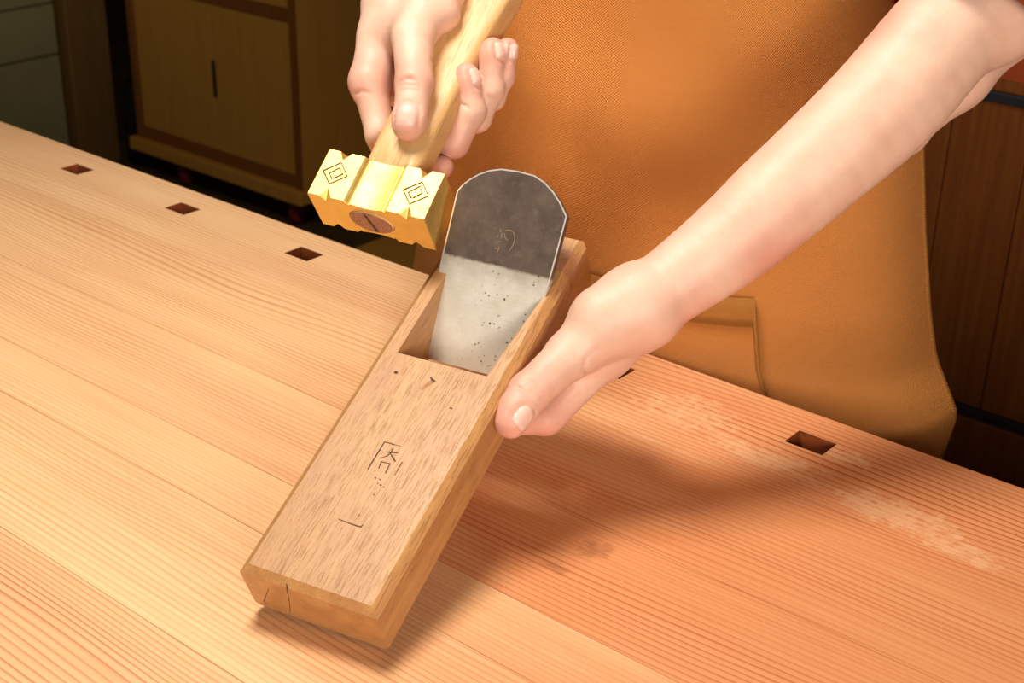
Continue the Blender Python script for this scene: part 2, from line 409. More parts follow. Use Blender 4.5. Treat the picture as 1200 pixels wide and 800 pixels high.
# ------------------------------------------------------------------ workbench
bench = empty('workbench', (0, 0, 0), 'long pale fir workbench with a row of square dog holes', 'workbench')
BX0, BX1 = -1.80, 0.36
HX0, HSP, HSX, HSY, HY = -1.4698 * 0.8397, 0.2023 * 0.8397, 0.0347 * 0.8397, 0.0247 * 0.8397, 0.9560 * 0.8397
TH = 0.085
def holed_plank(name, y0, y1, mat):
    ks = [k for k in range(-4, 12) if BX0 + 0.05 < HX0 + k * HSP < BX1 - 0.05]
    xs = [BX0] + sorted(sum([[HX0 + k * HSP - HSX / 2, HX0 + k * HSP + HSX / 2] for k in ks], [])) + [BX1]
    ys = [y0, HY - HSY / 2, HY + HSY / 2, y1]
    nx, ny = len(xs) - 1, 3
    solid = lambda i, j: 0 <= i < nx and 0 <= j < ny and not (j == 1 and i % 2 == 1)
    bm = bmesh.new(); cache = {}
    def V(i, j, k):
        key = (i, j, k)
        if key not in cache: cache[key] = bm.verts.new((xs[i], ys[j], (BZ - TH, BZ)[k]))
        return cache[key]
    for i in range(nx):
        for j in range(ny):
            if not solid(i, j): continue
            bm.faces.new((V(i, j, 1), V(i + 1, j, 1), V(i + 1, j + 1, 1), V(i, j + 1, 1)))
            bm.faces.new((V(i, j, 0), V(i, j + 1, 0), V(i + 1, j + 1, 0), V(i + 1, j, 0)))
            for (di, dj, a, b) in ((-1, 0, (i, j), (i, j + 1)), (1, 0, (i + 1, j), (i + 1, j + 1)), (0, -1, (i, j), (i + 1, j)), (0, 1, (i, j + 1), (i + 1, j + 1))):
                if not solid(i + di, j + dj):
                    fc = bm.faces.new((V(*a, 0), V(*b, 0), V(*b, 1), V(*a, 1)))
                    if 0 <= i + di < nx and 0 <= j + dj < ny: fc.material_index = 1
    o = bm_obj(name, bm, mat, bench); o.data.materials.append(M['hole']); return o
g = 0.00012
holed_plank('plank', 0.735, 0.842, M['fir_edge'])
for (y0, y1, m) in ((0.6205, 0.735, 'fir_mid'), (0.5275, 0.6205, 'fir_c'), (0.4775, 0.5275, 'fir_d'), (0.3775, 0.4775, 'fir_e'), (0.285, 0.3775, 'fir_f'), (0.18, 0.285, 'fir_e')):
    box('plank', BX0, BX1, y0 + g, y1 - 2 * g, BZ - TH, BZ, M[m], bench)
for x in (BX0 + 0.22, BX1 - 0.30):
    for y in (0.24, 0.70): box('leg', x - 0.045, x + 0.045, y - 0.045, y + 0.045, 0.0, BZ - TH, M['fir_e'], bench, 0.003)
for y in (0.24, 0.70): box('stretcher', BX0 + 0.265, BX1 - 0.345, y - 0.02, y + 0.02, 0.16, 0.26, M['fir_e'], bench, 0.003)

# ------------------------------------------------------------------ background furniture
cab = empty('rolling_cabinet', (-2.865, 2.45, 0), 'plywood cabinet on red casters with two doors and a drawer', 'cabinet')
def cb(name, x0, x1, y0, y1, z0, z1, m, par=None, bevel=0.002):
    c = Vector((-2.865, 2.45, 0))
    if par is not None: c = c if par is cab else c
    o = box(name, x0 - c.x, x1 - c.x, y0 - c.y, y1 - c.y, z0 + BZ, z1 + BZ, M[m], par or cab, bevel)
    return o
cb('side_panel', -3.198, -3.172, 2.282, 2.72, -0.728, 0.12, 'plyframe')
cb('side_panel', -2.560, -2.534, 2.282, 2.72, -0.728, 0.12, 'plywood')
cb('back_panel', -3.172, -2.560, 2.705, 2.72, -0.728, 0.12, 'plyframe')
cb('bottom_panel', -3.21, -2.524, 2.262, 2.73, -0.762, -0.728, 'plywood')
cb('top_panel', -3.21, -2.524, 2.262, 2.73, 0.12, 0.15, 'plywood')
cb('stile', -2.560, -2.5345, 2.2805, 2.284, -0.728, 0.12, 'plyframe', bevel=0.0)
cb('rail', -3.172, -2.560, 2.284, 2.32, -0.314, -0.284, 'plyframe')
cb('rail', -3.172, -2.560, 2.284, 2.32, -0.728, -0.698, 'plyframe')
cb('rail', -3.172, -2.560, 2.284, 2.32, -0.085, -0.06, 'plyframe')
def door_with_notch(x0, x1, side):
    d = cb('door', x0, x1, 2.288, 2.306, -0.696, -0.316, 'plywood', bevel=0.001)
    return d
dl = door_with_notch(-3.170, -2.8620, 1); dr = door_with_notch(-2.8570, -2.562, -1)
hd = cb('handle_slot', -2.866, -2.848, 2.284, 2.296, -0.557, -0.455, 'dark', dr, 0.006)
cb('drawer', -3.170, -2.562, 2.288, 2.306, -0.282, -0.087, 'plywood', bevel=0.001)
cb('drawer', -3.170, -2.562, 2.288, 2.306, -0.058, 0.118, 'plywood', bevel=0.001)
for (x, y) in ((-3.06, 2.34), (-2.62, 2.34), (-3.06, 2.66), (-2.55, 2.60)):
    w = lathe('caster', [(0.008, -0.014), (0.036, -0.014), (0.040, -0.009), (0.040, 0.009), (0.036, 0.014), (0.008, 0.014)], M['red'], cab, 20)
    w.rotation_euler = (0, math.pi / 2, 0.5); w.location = (x + 2.865, y - 2.45, 0.040)
    f = bm_obj('fork', box_bm(-0.052, -0.038, -0.02, 0.02, -0.02, 0.02, 0.003), M['dark'], w)

gr = empty('drawer_unit', (-3.63, 1.75, 0), 'tall grey-green drawer unit at the far left', 'cabinet')
def gb(name, x0, x1, y0, y1, z0, z1, m, par=None, bevel=0.002):
    return box(name, x0 + 3.63, x1 + 3.63, y0 - 1.75, y1 - 1.75, z0, z1, M[m], par or gr, bevel)
gb('carcass', -3.86, -3.415, 1.30, 2.20, 0.0, 1.3, 'greypaint')
for (z0, z1) in ((0.06, 0.3265), (0.3325, 0.4655), (0.4715, 0.74), (0.746, 1.01), (1.016, 1.28)):
    gb('drawer', -3.414, -3.397, 1.305, 2.195, z0, z1, 'greypaint')

rc = empty('walnut_cabinet', (-0.2, 1.9, 0), 'dark red-brown wood panelled cabinet with black strips at the right', 'cabinet')
def rb(name, x0, x1, y0, y1, z0, z1, m, par=None, bevel=0.0015):
    return box(name, x0 + 0.2, x1 + 0.2, y0 - 1.9, y1 - 1.9, z0 + BZ, z1 + BZ, M[m], par or rc, bevel)
rb('carcass', -0.95, 0.9, 1.712, 2.15, -0.75, 0.75, 'walnut')
x = -0.95
i = 0
while x < 0.9:
    wd = (0.085, 0.11, 0.075, 0.10)[i % 4]; i += 1
    rb('panel', x + 0.0006, min(0.9, x + wd) - 0.0006, 1.700, 1.712, -0.405, 0.005, 'walnut'); x += wd
rb('metal_strip', -0.95, 0.9, 1.694, 1.712, 0.005, 0.018, 'steel')
rb('metal_strip', -0.95, 0.9, 1.694, 1.712, -0.418, -0.405, 'steel')
rb('upper_panel', -0.95, 0.9, 1.700, 1.712, 0.018, 0.75, 'walnut')
rb('base_rail', -0.95, 0.9, 1.690, 1.712, -0.50, -0.418, 'walnut')
rb('plinth', -0.93, 0.88, 1.74, 2.13, -0.85, -0.75, 'dark')

tag(box('plywood_board', -2.36, -1.75, 1.95, 2.75, 0.0, 0.018, M['plywood'], None, 0.001), 'flat plywood board lying on the floor behind the bench', 'board')

can = empty('canister', (-3.30, 2.40, 0), 'small black canister with a curved hose beside the cabinet', 'canister')
lathe('tank', [(0.0, 0.0), (0.065, 0.0), (0.07, 0.01), (0.07, 0.20), (0.055, 0.235), (0.02, 0.25), (0.0, 0.25)], M['dark'], can)
hv = []; hf = []
for k in range(13):
    a = math.pi * k / 12
    c = (0.02 + 0.05 * (1 - math.cos(a)) * 0.5, 0.0, 0.24 + 0.07 * math.sin(a)); t = Vector((0.05 * math.sin(a) * 0.5, 0, 0.07 * math.cos(a))).normalized()
    for q in range(8):
        b = 2 * math.pi * q / 8; n1 = Vector((0, 1, 0)); n2 = t.cross(n1)
        hv.append(Vector(c) + (n1 * math.cos(b) + n2 * math.sin(b)) * 0.011)
for k in range(12):
    for q in range(8): hf.append((k * 8 + q, k * 8 + (q + 1) % 8, (k + 1) * 8 + (q + 1) % 8, (k + 1) * 8 + q))
pyd('hose', hv, hf, M['dark'], can, True)

# ------------------------------------------------------------------ hand plane
plane = empty('hand_plane', (0, 0, 0), 'worn wooden Japanese hand plane held tilted with its low end on the bench', 'plane')
plane.matrix_world = mat4(PR, PT)
def plane_body():
    c, ce, cs = 0.0048, 0.0042, 0.004
    prof = [(c, 0), (PW - c, 0), (PW, -c), (PW, -PH + 0.0035), (PW - 0.0035, -PH), (0.002, -PH), (0, -PH + 0.002), (0, -c * 0.9)]
    bm = prism_bm(prof, 0.0, PL, 'xz')
    # end chamfers: near end top edge, far end corners
    def wedge(pts, x0, x1): return prism_bm(pts, x0, x1, 'yz')
    cutters = [wedge([(-0.01, 0.01), (ce, 0.01), (ce, 0.0), (0.0, -ce), (-0.01, -ce)], -0.02, PW + 0.02)]
    cutters.append(wedge([(PL + 0.01, 0.01), (PL - 0.005, 0.01), (PL - 0.005, 0.0), (PL, -0.006), (PL + 0.01, -0.006)], -0.02, PW + 0.02))
    cutters.append(wedge([(PL + 0.01, -PH - 0.01), (PL - 0.007, -PH - 0.01), (PL - 0.007, -PH), (PL, -PH + 0.007), (PL + 0.01, -PH + 0.007)], -0.02, PW + 0.02))
    # far end vertical corner
    cutters.append(prism_bm([(PW + 0.01, PL + 0.01), (PW - 0.006, PL + 0.01), (PW - 0.006, PL), (PW, PL - 0.006), (PW + 0.01, PL - 0.006)], -PH - 0.02, 0.02, 'xy'))
    # throat: wedge-shaped opening, widening towards the blade
    th = math.radians(40); t = 0.0065 / math.sin(th)
    u0, u1 = 0.1645, 0.2325
    def ub(w): return u1 + w / math.tan(th)
    top, bot = 0.004, -PH - 0.004
    def quad(w):
        f = (w - 0) / (-PH); un = u0 + (0.186 - u0) * f
        a0, b0 = 0.0129, 0.0724; a1, b1 = 0.0124, 0.0800
        return [(a0, un, w), (b0, un, w), (b1, ub(w) + t, w), (a1, ub(w) + t, w)]
    bmc = bmesh.new(); A = [bmc.verts.new(q) for q in quad(top)]; B = [bmc.verts.new(q) for q in quad(bot)]
    bmc.faces.new(A); bmc.faces.new(B[::-1])
    for i in range(4): bmc.faces.new((A[i], B[i], B[(i + 1) % 4], A[(i + 1) % 4]))
    bmesh.ops.recalc_face_normals(bmc, faces=bmc.faces)
    cutters.append(bmc)
    bm = cut(bm, cutters)
    return bm_obj('body', bm, M['oak'], plane)
body = plane_body()

# blade: outline traced in the plane of its front face
TH_B = math.radians(40)
B_o = p_world(0.0, 0.2325, 0.0); B_x = PR[:, 0]; B_y = PR @ np.array([0, math.cos(TH_B), math.sin(TH_B)]); B_n = np.cross(B_x, B_y)
def b_loc(px, py):
    q = on_plane(px, py, B_o, B_n) - B_o
    return np.array([q @ B_x, q @ B_y])
edge = [(514.9, 316.5), (536.2, 223.7), (543, 216), (552, 209.5), (562, 204), (574, 200), (587.5, 198.4), (607, 201), (626, 206), (638, 214), (648, 225), (656, 237.5), (663.6, 253.5), (638, 349.6)]
poly = [b_loc(*e) for e in edge]
lo, hi = poly[0], poly[-1]
s_bot = -0.0545
poly = [np.array([lo[0] + 0.0004, s_bot])] + poly + [np.array([hi[0] - 0.0004, s_bot])]
cut_a, cut_b = b_loc(522.5, 297.0), b_loc(641, 325)
TKB = 0.0062
def blade():
    b1 = prism_bm([tuple(q) for q in poly], -TKB, 0.0, 'xy')
    bl = bm_obj('blade', b1, blade_mat(cut_a, cut_b), plane)
    tag(bl, 'thick steel blade, black above and bright ground below')
    bl.matrix_local = Matrix.Translation((0, 0.2325, 0)) @ Matrix.Rotation(TH_B, 4, 'X')
    # worn bright arris along the edge
    arr = []
    pts = edge[0:]
    for i in range(len(poly) - 3):
        a, b = poly[i + 1], poly[i + 2]
        arr.append([(a[0], a[1], 0.00045), (b[0], b[1], 0.00045)])
    v, f = stroke_mesh(arr, lambda x, y: (x, y, 0), (0, 0, 1), 0.00008, 0.0003)
    pyd('worn_edge', v, f, M['arris'], bl)
    z = lambda zx, zy: tuple(b_loc(560 + zx / 14.55, 255 + zy / 14.55))
    hw = 0.00022
    marks = [[(600, 235), (622, 280), (630, 335), (622, 400), (606, 450), (575, 510), (540, 560)], [(455, 262), (456, 300), (464, 335), (480, 360), (503, 372)], [(412, 255), (404, 300), (399, 352)],
             [(470, 215), (520, 212), (590, 222)], [(345, 300), (330, 330)], [(330, 425), (305, 440)], [(360, 490), (350, 545), (335, 590)], [(385, 200), (392, 250)], [(340, 410), (400, 405)], [(290, 530), (330, 520)]]
    v, f = stroke_mesh([[(*z(*q), hw) for q in m] for m in marks], lambda x, y: (x, y, 0), (0, 0, 1), 0.00010, 0.0002)
    pyd('engraved_mark', v, f, M['scratch'], bl)
    return bl
blade()

# inlaid repair strip across the far end
o = bm_obj('inlay_strip', prism_bm([(0.006, 0.00025), (PW - 0.0047, 0.00025), (PW + 0.0003, -0.0047), (PW + 0.0003, -0.014), (PW - 0.006, -0.014), (0.006, -0.006)], 0.2555, 0.2735, 'xz'), M['inlay'], plane)
tag(o, 'dark brown wooden strip let into the body')
# inked brackets and characters on the top face
zz = lambda zx, zy: tuple(p_loc(400 + zx / 6.15, 500 + zy / 6.15)[:2])
ink = [[(190, 306, 5), (250, 210, 6), (312, 108, 5)], [(308, 108, 4), (350, 118, 4.5), (385, 129, 4)], [(385, 129, 2), (432, 140, 1.5)],
       [(320, 180, 3), (365, 186, 4.5), (412, 188, 3)], [(374, 148, 3), (362, 180, 4.5), (335, 208, 4), (288, 222, 2)], [(352, 190, 3), (374, 226, 6), (390, 250, 6)],
       [(288, 250, 4), (270, 300, 4)], [(284, 250, 5), (318, 258, 3), (354, 266, 4)], [(350, 266, 3.5), (334, 300, 4), (318, 334, 5)],
       [(440, 252, 4), (412, 300, 3), (384, 350, 2.5)], [(242, 362, 4), (252, 372, 4)], [(272, 374, 3), (284, 384, 3)], [(278, 416, 6), (288, 424, 5)], [(258, 404, 3), (268, 410, 3)], [(228, 492, 4), (240, 486, 3)], [(300, 432, 3), (310, 438, 3)],
       [(-22, 664, 3), (50, 692, 4), (120, 716, 5), (146, 722, 5)], [(140, 722, 4), (156, 704, 4)], [(118, 650, 3), (135, 630, 3)]]
v, f = stroke_mesh([[(*zz(a, b), w / 6.15 * 0.00050) for a, b, w in s] for s in ink], lambda x, y: (x, y, 0), (0, 0, 1), 0.00010, 0.0003)
tag(pyd('inscription', v, f, M['ink'], plane), 'dark inked brackets and brush characters')
# knots and checks
def px2(px, py): return tuple(p_loc(px, py)[:2])
for kn, mt in (([[(494, 456.5, 0.8), (499, 452, 2.6), (505, 448, 3.2), (510, 446, 1.6)]], 'knotwood'), ([[(462, 435.5, 1.5), (464.5, 436.5, 2.2), (466, 437, 1.2)]], 'ink'), ([[(504.5, 441.5, 0.8), (506.5, 445, 1.6), (510, 447, 1.0)]], 'ink'), ([[(527, 477.5, 0.8), (530, 479, 1.0)]], 'ink')):
    v, f = stroke_mesh([[(*px2(a, b), w * 0.0005) for a, b, w in s_] for s_ in kn], lambda x, y: (x, y, 0), (0, 0, 1), 0.00006 if mt == 'knotwood' else 0.00012, 0.0003)
    pyd('knot', v, f, M[mt], plane)
def pend(zx, zy):
    q = on_plane(270 + zx / 6, 640 + zy / 6, PT, PR[:, 1]); return tuple(PR.T @ (q - PT))
cr = [[(396, 272, 0.8), (398, 300, 1.0), (408, 350, 0.8), (416, 400, 0.6), (421, 470, 0.4)], [(270, 296, 0.4), (252, 340, 0.6), (236, 386, 0.7), (254, 404, 0.4)]]
v, f = stroke_mesh([[(a, b, w * 0.00035) for a, b, w in s] for s in cr], lambda x, y: pend(x, y), (0, -1, 0), 0.00010, 0.0003)
tag(pyd('crack', v, f, M['ink'], plane), 'dark drying crack in the end grain')

# ------------------------------------------------------------------ hammer
ham = empty('hammer', (0, 0, 0), 'brass-headed hammer with a pale wooden handle held in the upper hand', 'hammer')
ham.matrix_world = mat4(HR, HT)
def hammer_head():
    A, h = HA / 2, HH / 2
    d = 0.0026
    top = [(-A, h), (-A * 0.34 - 0.0016, h), (-A * 0.34, h - 0.0012), (-A * 0.34 + 0.0012, h - d), (-A * 0.29, h - d - 0.0006), *[(-A * 0.27 + A * 0.56 * k / 14, h - d + 0.0006 - 0.0015 * (1 - (2 * k / 14 - 1) ** 2)) for k in range(15)], (A * 0.31, h - d - 0.0006), (A * 0.345, h - 0.0002), (A * 0.36, h), (A, h)]
    prof = top + [(a, -b) for a, b in reversed(top)]
    bm = prism_bm(prof, 0.0, HB, 'xz')
    cs = []
    for x in (-A * 0.70, A * 0.68):
        for y in (0.0, HB):
            for z in (h, -h):
                c = bmesh.new(); bmesh.ops.create_icosphere(c, subdivisions=1, radius=1)
                c.free(); c = bmesh.new()
                r = 0.0050
                P = [c.verts.new((x + r * 0.85, y, z)), c.verts.new((x - r * 0.85, y, z)), c.verts.new((x, y + r * 1.3, z)), c.verts.new((x, y - r * 1.3, z)), c.verts.new((x, y, z + r)), c.verts.new((x, y, z - r))]
                for a in (0, 1):
                    for b in (2, 3):
                        for e in (4, 5): c.faces.new((P[a], P[b], P[e]))
                bmesh.ops.recalc_face_normals(c, faces=c.faces); cs.append(c)
    # eye for the handle
    n = 40; ring = [(0.0157 * math.cos(2 * math.pi * k / n), 0.0112 * math.sin(2 * math.pi * k / n)) for k in range(n)]
    cs.append(prism_bm(ring, -0.01, HB + 0.01, 'xz'))
    bm = cut(bm, cs)
    o = bm_obj('head', bm, M['brass'], ham)
    m = o.modifiers.new('soft', 'BEVEL'); m.width = 0.0005; m.segments = 2; m.limit_method = 'ANGLE'; m.angle_limit = math.radians(28)
    return o
head = hammer_head()
zt = lambda zx, zy: tuple(h_loc(350 + zx / 5, 150 + zy / 5, HH / 2)[:2])
dia = [[(145, 250), (250, 203), (285, 283), (180, 327), (145, 250)], [(196, 298), (180, 264), (241, 234), (258, 270), (205, 294)],
       [(613, 362), (725, 316), (760, 398), (650, 445), (613, 362)], [(662, 412), (642, 378), (712, 341), (723, 382), (670, 410)]]
for d in dia:
    cx_, cy_ = np.mean([zt(*q) for q in d[:4]], axis=0)
    v, f = stroke_mesh([[(*zt(*q), 0.00050) for q in d]], lambda x, y: (x, y, HH / 2), (0, 0, 1), 0.00035, 0.0008)
    pyd('engraved_diamond', v, f, M['engrave'], head)
def hammer_handle():
    secs = [(-0.0006, 0, 0.0150, 0.0105), (0.0, 0, 0.0154, 0.0109), (HB, 0, 0.0157, 0.0112), (HB + 0.002, 0, 0.0182, 0.0122), (0.06, 0, 0.0188, 0.0122), (0.09, 0.001, 0.0186, 0.0122), (0.12, 0.0022, 0.0184, 0.0122), (0.15, 0.004, 0.0186, 0.0124),
            (0.17, 0.0055, 0.0192, 0.0127), (0.19, 0.007, 0.0198, 0.0130), (0.205, 0.0075, 0.0198, 0.0130), (0.22, 0.0075, 0.0188, 0.0124), (0.230, 0.0075, 0.0165, 0.0108), (0.236, 0.0075, 0.0120, 0.0080), (0.2385, 0.0075, 0.0050, 0.0035)]
    n = 48; vs_, fs = [], []
    for k, (y, cx, rx, rz) in enumerate(secs):
        e = 2.0 if y <= HB + 0.0001 else 5.0
        for q in range(n):
            a = 2 * math.pi * q / n; c, s = math.cos(a), math.sin(a)
            vs_.append((cx + rx * math.copysign(abs(c) ** (2 / e), c), y, rz * math.copysign(abs(s) ** (2 / e), s)))
    for k in range(len(secs) - 1):
        for q in range(n): fs.append((k * n + q, (k + 1) * n + q, (k + 1) * n + (q + 1) % n, k * n + (q + 1) % n))
    fs.append(tuple(range(n))); fs.append(tuple((len(secs) - 1) * n + q for q in range(n))[::-1])
    o = pyd('handle', vs_, fs, M['handle'], ham, True)
    o.modifiers.new('e', 'EDGE_SPLIT').split_angle = math.radians(50)
    # reddish end grain in the eye, with a wedge slot
    vs2 = [(0.0146 * math.cos(2 * math.pi * q / n), -0.0011, 0.0101 * math.sin(2 * math.pi * q / n)) for q in range(n)] + [(0.0146 * math.cos(2 * math.pi * q / n), 0.001, 0.0101 * math.sin(2 * math.pi * q / n)) for q in range(n)]
    f2 = [tuple(range(n)), tuple(range(n, 2 * n))[::-1]] + [(q, (q + 1) % n, n + (q + 1) % n, n + q) for q in range(n)]
    e = pyd('end_grain', vs2, f2, M['endgrain'], o); tag(e, 'reddish-brown end grain of the handle in the hammer eye')
    v, f = stroke_mesh([[(-0.0022, 0.0088, 0.0010), (0.0022, -0.0088, 0.0012)]], lambda x, y: (x, -0.0011, y), (0, -1, 0), 0.0001, 0.0005)
    tag(pyd('wedge_slot', v, f, M['ink'], o), 'dark wedge slot in the handle end')
hammer_handle()

# ------------------------------------------------------------------ the person: implicit-surface arms and hands
def capsule(P, a, b, ra, rb):
    ba = b - a; L2 = ba @ ba + 1e-12
    pa = P - a; h = np.clip((pa @ ba) / L2, 0, 1)
    return np.sqrt(((pa - h[:, None] * ba) ** 2).sum(1)) - (ra + (rb - ra) * h)
def smin(a, b, k):
    h = np.clip(0.5 + 0.5 * (b - a) / k, 0, 1)
    return b + (a - b) * h - k * h * (1 - h)
FAR = 0.035
def chain(P, pts, k=0.004):
    d = None
    c = (P.min(0) + P.max(0)) / 2; rad = float(np.sqrt(((P - c) ** 2).sum(1).max()))
    for (a, ra), (b, rb) in zip(pts[:-1], pts[1:]):
        a, b = np.array(a), np.array(b)
        if rad < 0.06 and capsule(c[None], a, b, ra, rb)[0] - rad > FAR: continue
        e = capsule(P, a, b, ra, rb)
        d = e if d is None else smin(d, e, k)
    return np.full(len(P), FAR) if d is None else d
class Arm:
    def __init__(s, arm, palm, fingers, extra=(), creases=(), kf=0.008, kp=0.009):
        s.arm, s.palm, s.fingers, s.extra, s.creases, s.kf, s.kp = arm, palm, fingers, extra, creases, kf, kp
    def __call__(s, P):
        base = None
        for c in s.arm:
            e = chain(P, c, 0.0008); base = e if base is None else smin(base, e, 0.012)
        for c in s.palm:
            e = chain(P, c, 0.004); base = smin(base, e, s.kp)
        tot = base
        for c in s.extra: tot = np.minimum(tot, smin(base, chain(P, c, 0.01), 0.006))
        for c in s.fingers: tot = np.minimum(tot, smin(base, chain(P, c), s.kf))
        c0 = (P.min(0) + P.max(0)) / 2; rd0 = float(np.sqrt(((P - c0) ** 2).sum(1).max()))
        for (a, b, r) in s.creases:
            if rd0 < 0.06 and capsule(c0[None], np.array(a), np.array(b), r, r)[0] - rd0 > 0.006: continue
            e = capsule(P, np.array(a), np.array(b), r, r)
            tot = -smin(-tot, e, 0.0022)
        return tot
    def bounds(s):
        pts = np.array([np.array(p) for g_ in (s.arm, s.palm, s.fingers, s.extra) for c in g_ for p, r in c])
        return pts.min(0) - 0.07, pts.max(0) + 0.07
def surface_nets(fn, lo, hi, h, zmax=None):
    n = np.ceil((hi - lo) / h).astype(int) + 1
    B = 12
    nb = np.ceil(n / B).astype(int)
    n = nb * B
    vol = np.empty(n, np.float32)
    ci = np.stack(np.meshgrid(*[np.arange(k) for k in nb], indexing='ij'), -1).reshape(-1, 3)
    cc = lo + (ci * B + (B - 1) / 2) * h
    cd = fn(cc)
    half = B * h * 0.5 * 1.75 + 0.004
    v6 = vol.reshape(nb[0], B, nb[1], B, nb[2], B)
    v6[:] = cd.reshape(nb[0], 1, nb[1], 1, nb[2], 1)
    act = ci[np.abs(cd) < half]
    loc = np.stack(np.meshgrid(*[np.arange(B)] * 3, indexing='ij'), -1).reshape(-1, 3)
    for s0 in range(0, len(act), 6):
        a = act[s0:s0 + 6]
        P = (lo + (a[:, None, :] * B + loc[None]) * h).reshape(-1, 3)
        d = fn(P).reshape(len(a), B, B, B)
        for q, (i, j, k) in enumerate(a): v6[i, :, j, :, k, :] = d[q]
    S = vol < 0
    cells = np.zeros(n - 1, np.int8)
    off = [(i, j, k) for i in (0, 1) for j in (0, 1) for k in (0, 1)]
    for (i, j, k) in off: cells += S[i:n[0] - 1 + i, j:n[1] - 1 + j, k:n[2] - 1 + k]
    idx = np.argwhere((cells > 0) & (cells < 8))
    vid = -np.ones(n - 1, np.int32); vid[tuple(idx.T)] = np.arange(len(idx))
    val = {o: vol[idx[:, 0] + o[0], idx[:, 1] + o[1], idx[:, 2] + o[2]].astype(float) for o in off}
    acc = np.zeros((len(idx), 3)); cnt = np.zeros(len(idx))
    for a in off:
        for ax in range(3):
            if a[ax]: continue
            b = tuple(1 if q == ax else a[q] for q in range(3))
            va, vb = val[a], val[b]; m = (va < 0) != (vb < 0)
            t = np.where(m, va / np.where(m, va - vb, 1), 0)
            pnt = np.array(a, float)[None] + t[:, None] * (np.array(b) - np.array(a))[None]
            acc[m] += pnt[m]; cnt[m] += 1
    verts = lo + (idx + acc / cnt[:, None]) * h
    faces = []
    for ax in range(3):
        u, w = (ax + 1) % 3, (ax + 2) % 3
        sl0 = [slice(None)] * 3; sl1 = [slice(None)] * 3
        sl0[ax] = slice(0, n[ax] - 1); sl1[ax] = slice(1, n[ax])
        a, b = S[tuple(sl0)], S[tuple(sl1)]
        e = np.argwhere(a != b)
        ok = (e[:, u] > 0) & (e[:, w] > 0) & (e[:, u] < n[u] - 1) & (e[:, w] < n[w] - 1); e = e[ok]
        flip = a[tuple(e.T)]
        def g_(du, dw):
            q = e.copy(); q[:, u] -= du; q[:, w] -= dw; return vid[tuple(q.T)]
        q4 = np.stack([g_(1, 1), g_(0, 1), g_(0, 0), g_(1, 0)], 1)
        q4 = np.where(flip[:, None], q4, q4[:, ::-1]); faces.append(q4)
    return verts, np.concatenate(faces)

def hp(px, py, z): return on_plane(px, py, HT + HR[:, 2] * z, HR[:, 2])
def pp(px, py, w): return on_plane(px, py, PT + PR[:, 2] * w, PR[:, 2])
mm = 0.001
# --- right hand (upper left of the picture) around the hammer handle
rW = hp(478, -75, 0.006)
R_el = np.array([-0.86, 0.90, 0.50 + BZ]); R_sh = np.array([-0.80, 1.03, 0.60 + BZ])
rMI = hp(432.5, 96, 0.0); rMM = h_world(-0.034, 0.118, -0.020); rMR = h_world(-0.028, 0.137, -0.028); rMP = h_world(-0.020, 0.156, -0.030)
r_fingers = [
    [(hp(512, -20, 0.020), 0.018), (hp(484, 45, 0.0275), 0.0135), (hp(485.5, 98, 0.0260), 0.0118), (hp(480, 140, 0.0225), 0.0106), (hp(478.5, 147, 0.0215), 0.0100)],
    [(rMI, 0.0118), (hp(446, 158, -0.012), 0.0098), (hp(456, 184, -0.022), 0.0092), (hp(492, 192, -0.026), 0.0080), (hp(518, 196, -0.022), 0.0078)],
    [(rMM, 0.012), (h_world(0.012, 0.084, -0.0245), 0.0096), (hp(533, 168, -0.020), 0.0092), (hp(553, 131, -0.008), 0.0090), (hp(548, 96, 0.004), 0.0086), (hp(546.5, 88, 0.006), 0.0082)],
    [(rMR, 0.0115), (h_world(0.016, 0.104, -0.0250), 0.0095), (h_world(0.026, 0.106, -0.021), 0.0090), (hp(575, 106, -0.008), 0.0088), (hp(577, 66, 0.004), 0.0084), (hp(577.5, 58, 0.006), 0.0080)],
    [(rMP, 0.0105), (h_world(0.020, 0.122, -0.025), 0.0085), (h_world(0.030, 0.124, -0.021), 0.0080), (hp(589, 90, -0.009), 0.0076), (hp(594, 62, 0.000), 0.0072), (hp(595, 57, 0.002), 0.0070)]]
r_palm = [[(rW, 0.0215), (rMI, 0.0130)], [(rW, 0.023), (rMM, 0.0135)], [(rW, 0.022), (rMR, 0.013)], [(rW, 0.020), (rMP, 0.0125)],
          [(rW, 0.024), (hp(512, -12, 0.022), 0.0185), (hp(518, 16, 0.020), 0.0125)],
          [(hp(455, 0, 0.010), 0.017), (hp(478, 30, 0.018), 0.0125)], [(hp(450, 40, 0.004), 0.015), (hp(486, 40, 0.020), 0.012)]]
r_arm = [[(rW, 0.025), (rW * 0.65 + R_el * 0.35, 0.031), (rW * 0.3 + R_el * 0.7, 0.041), (R_el, 0.039), (R_sh, 0.048)]]
r_cr = []
for (x, y, w) in ((474, 92, 10), (478, 98, 12), (482, 104, 9)):
    r_cr.append((hp(x - w, y + 1, 0.038), hp(x + w, y - 2, 0.038), 0.0005))
ARM_R = Arm(r_arm, r_palm, r_fingers, creases=r_cr)

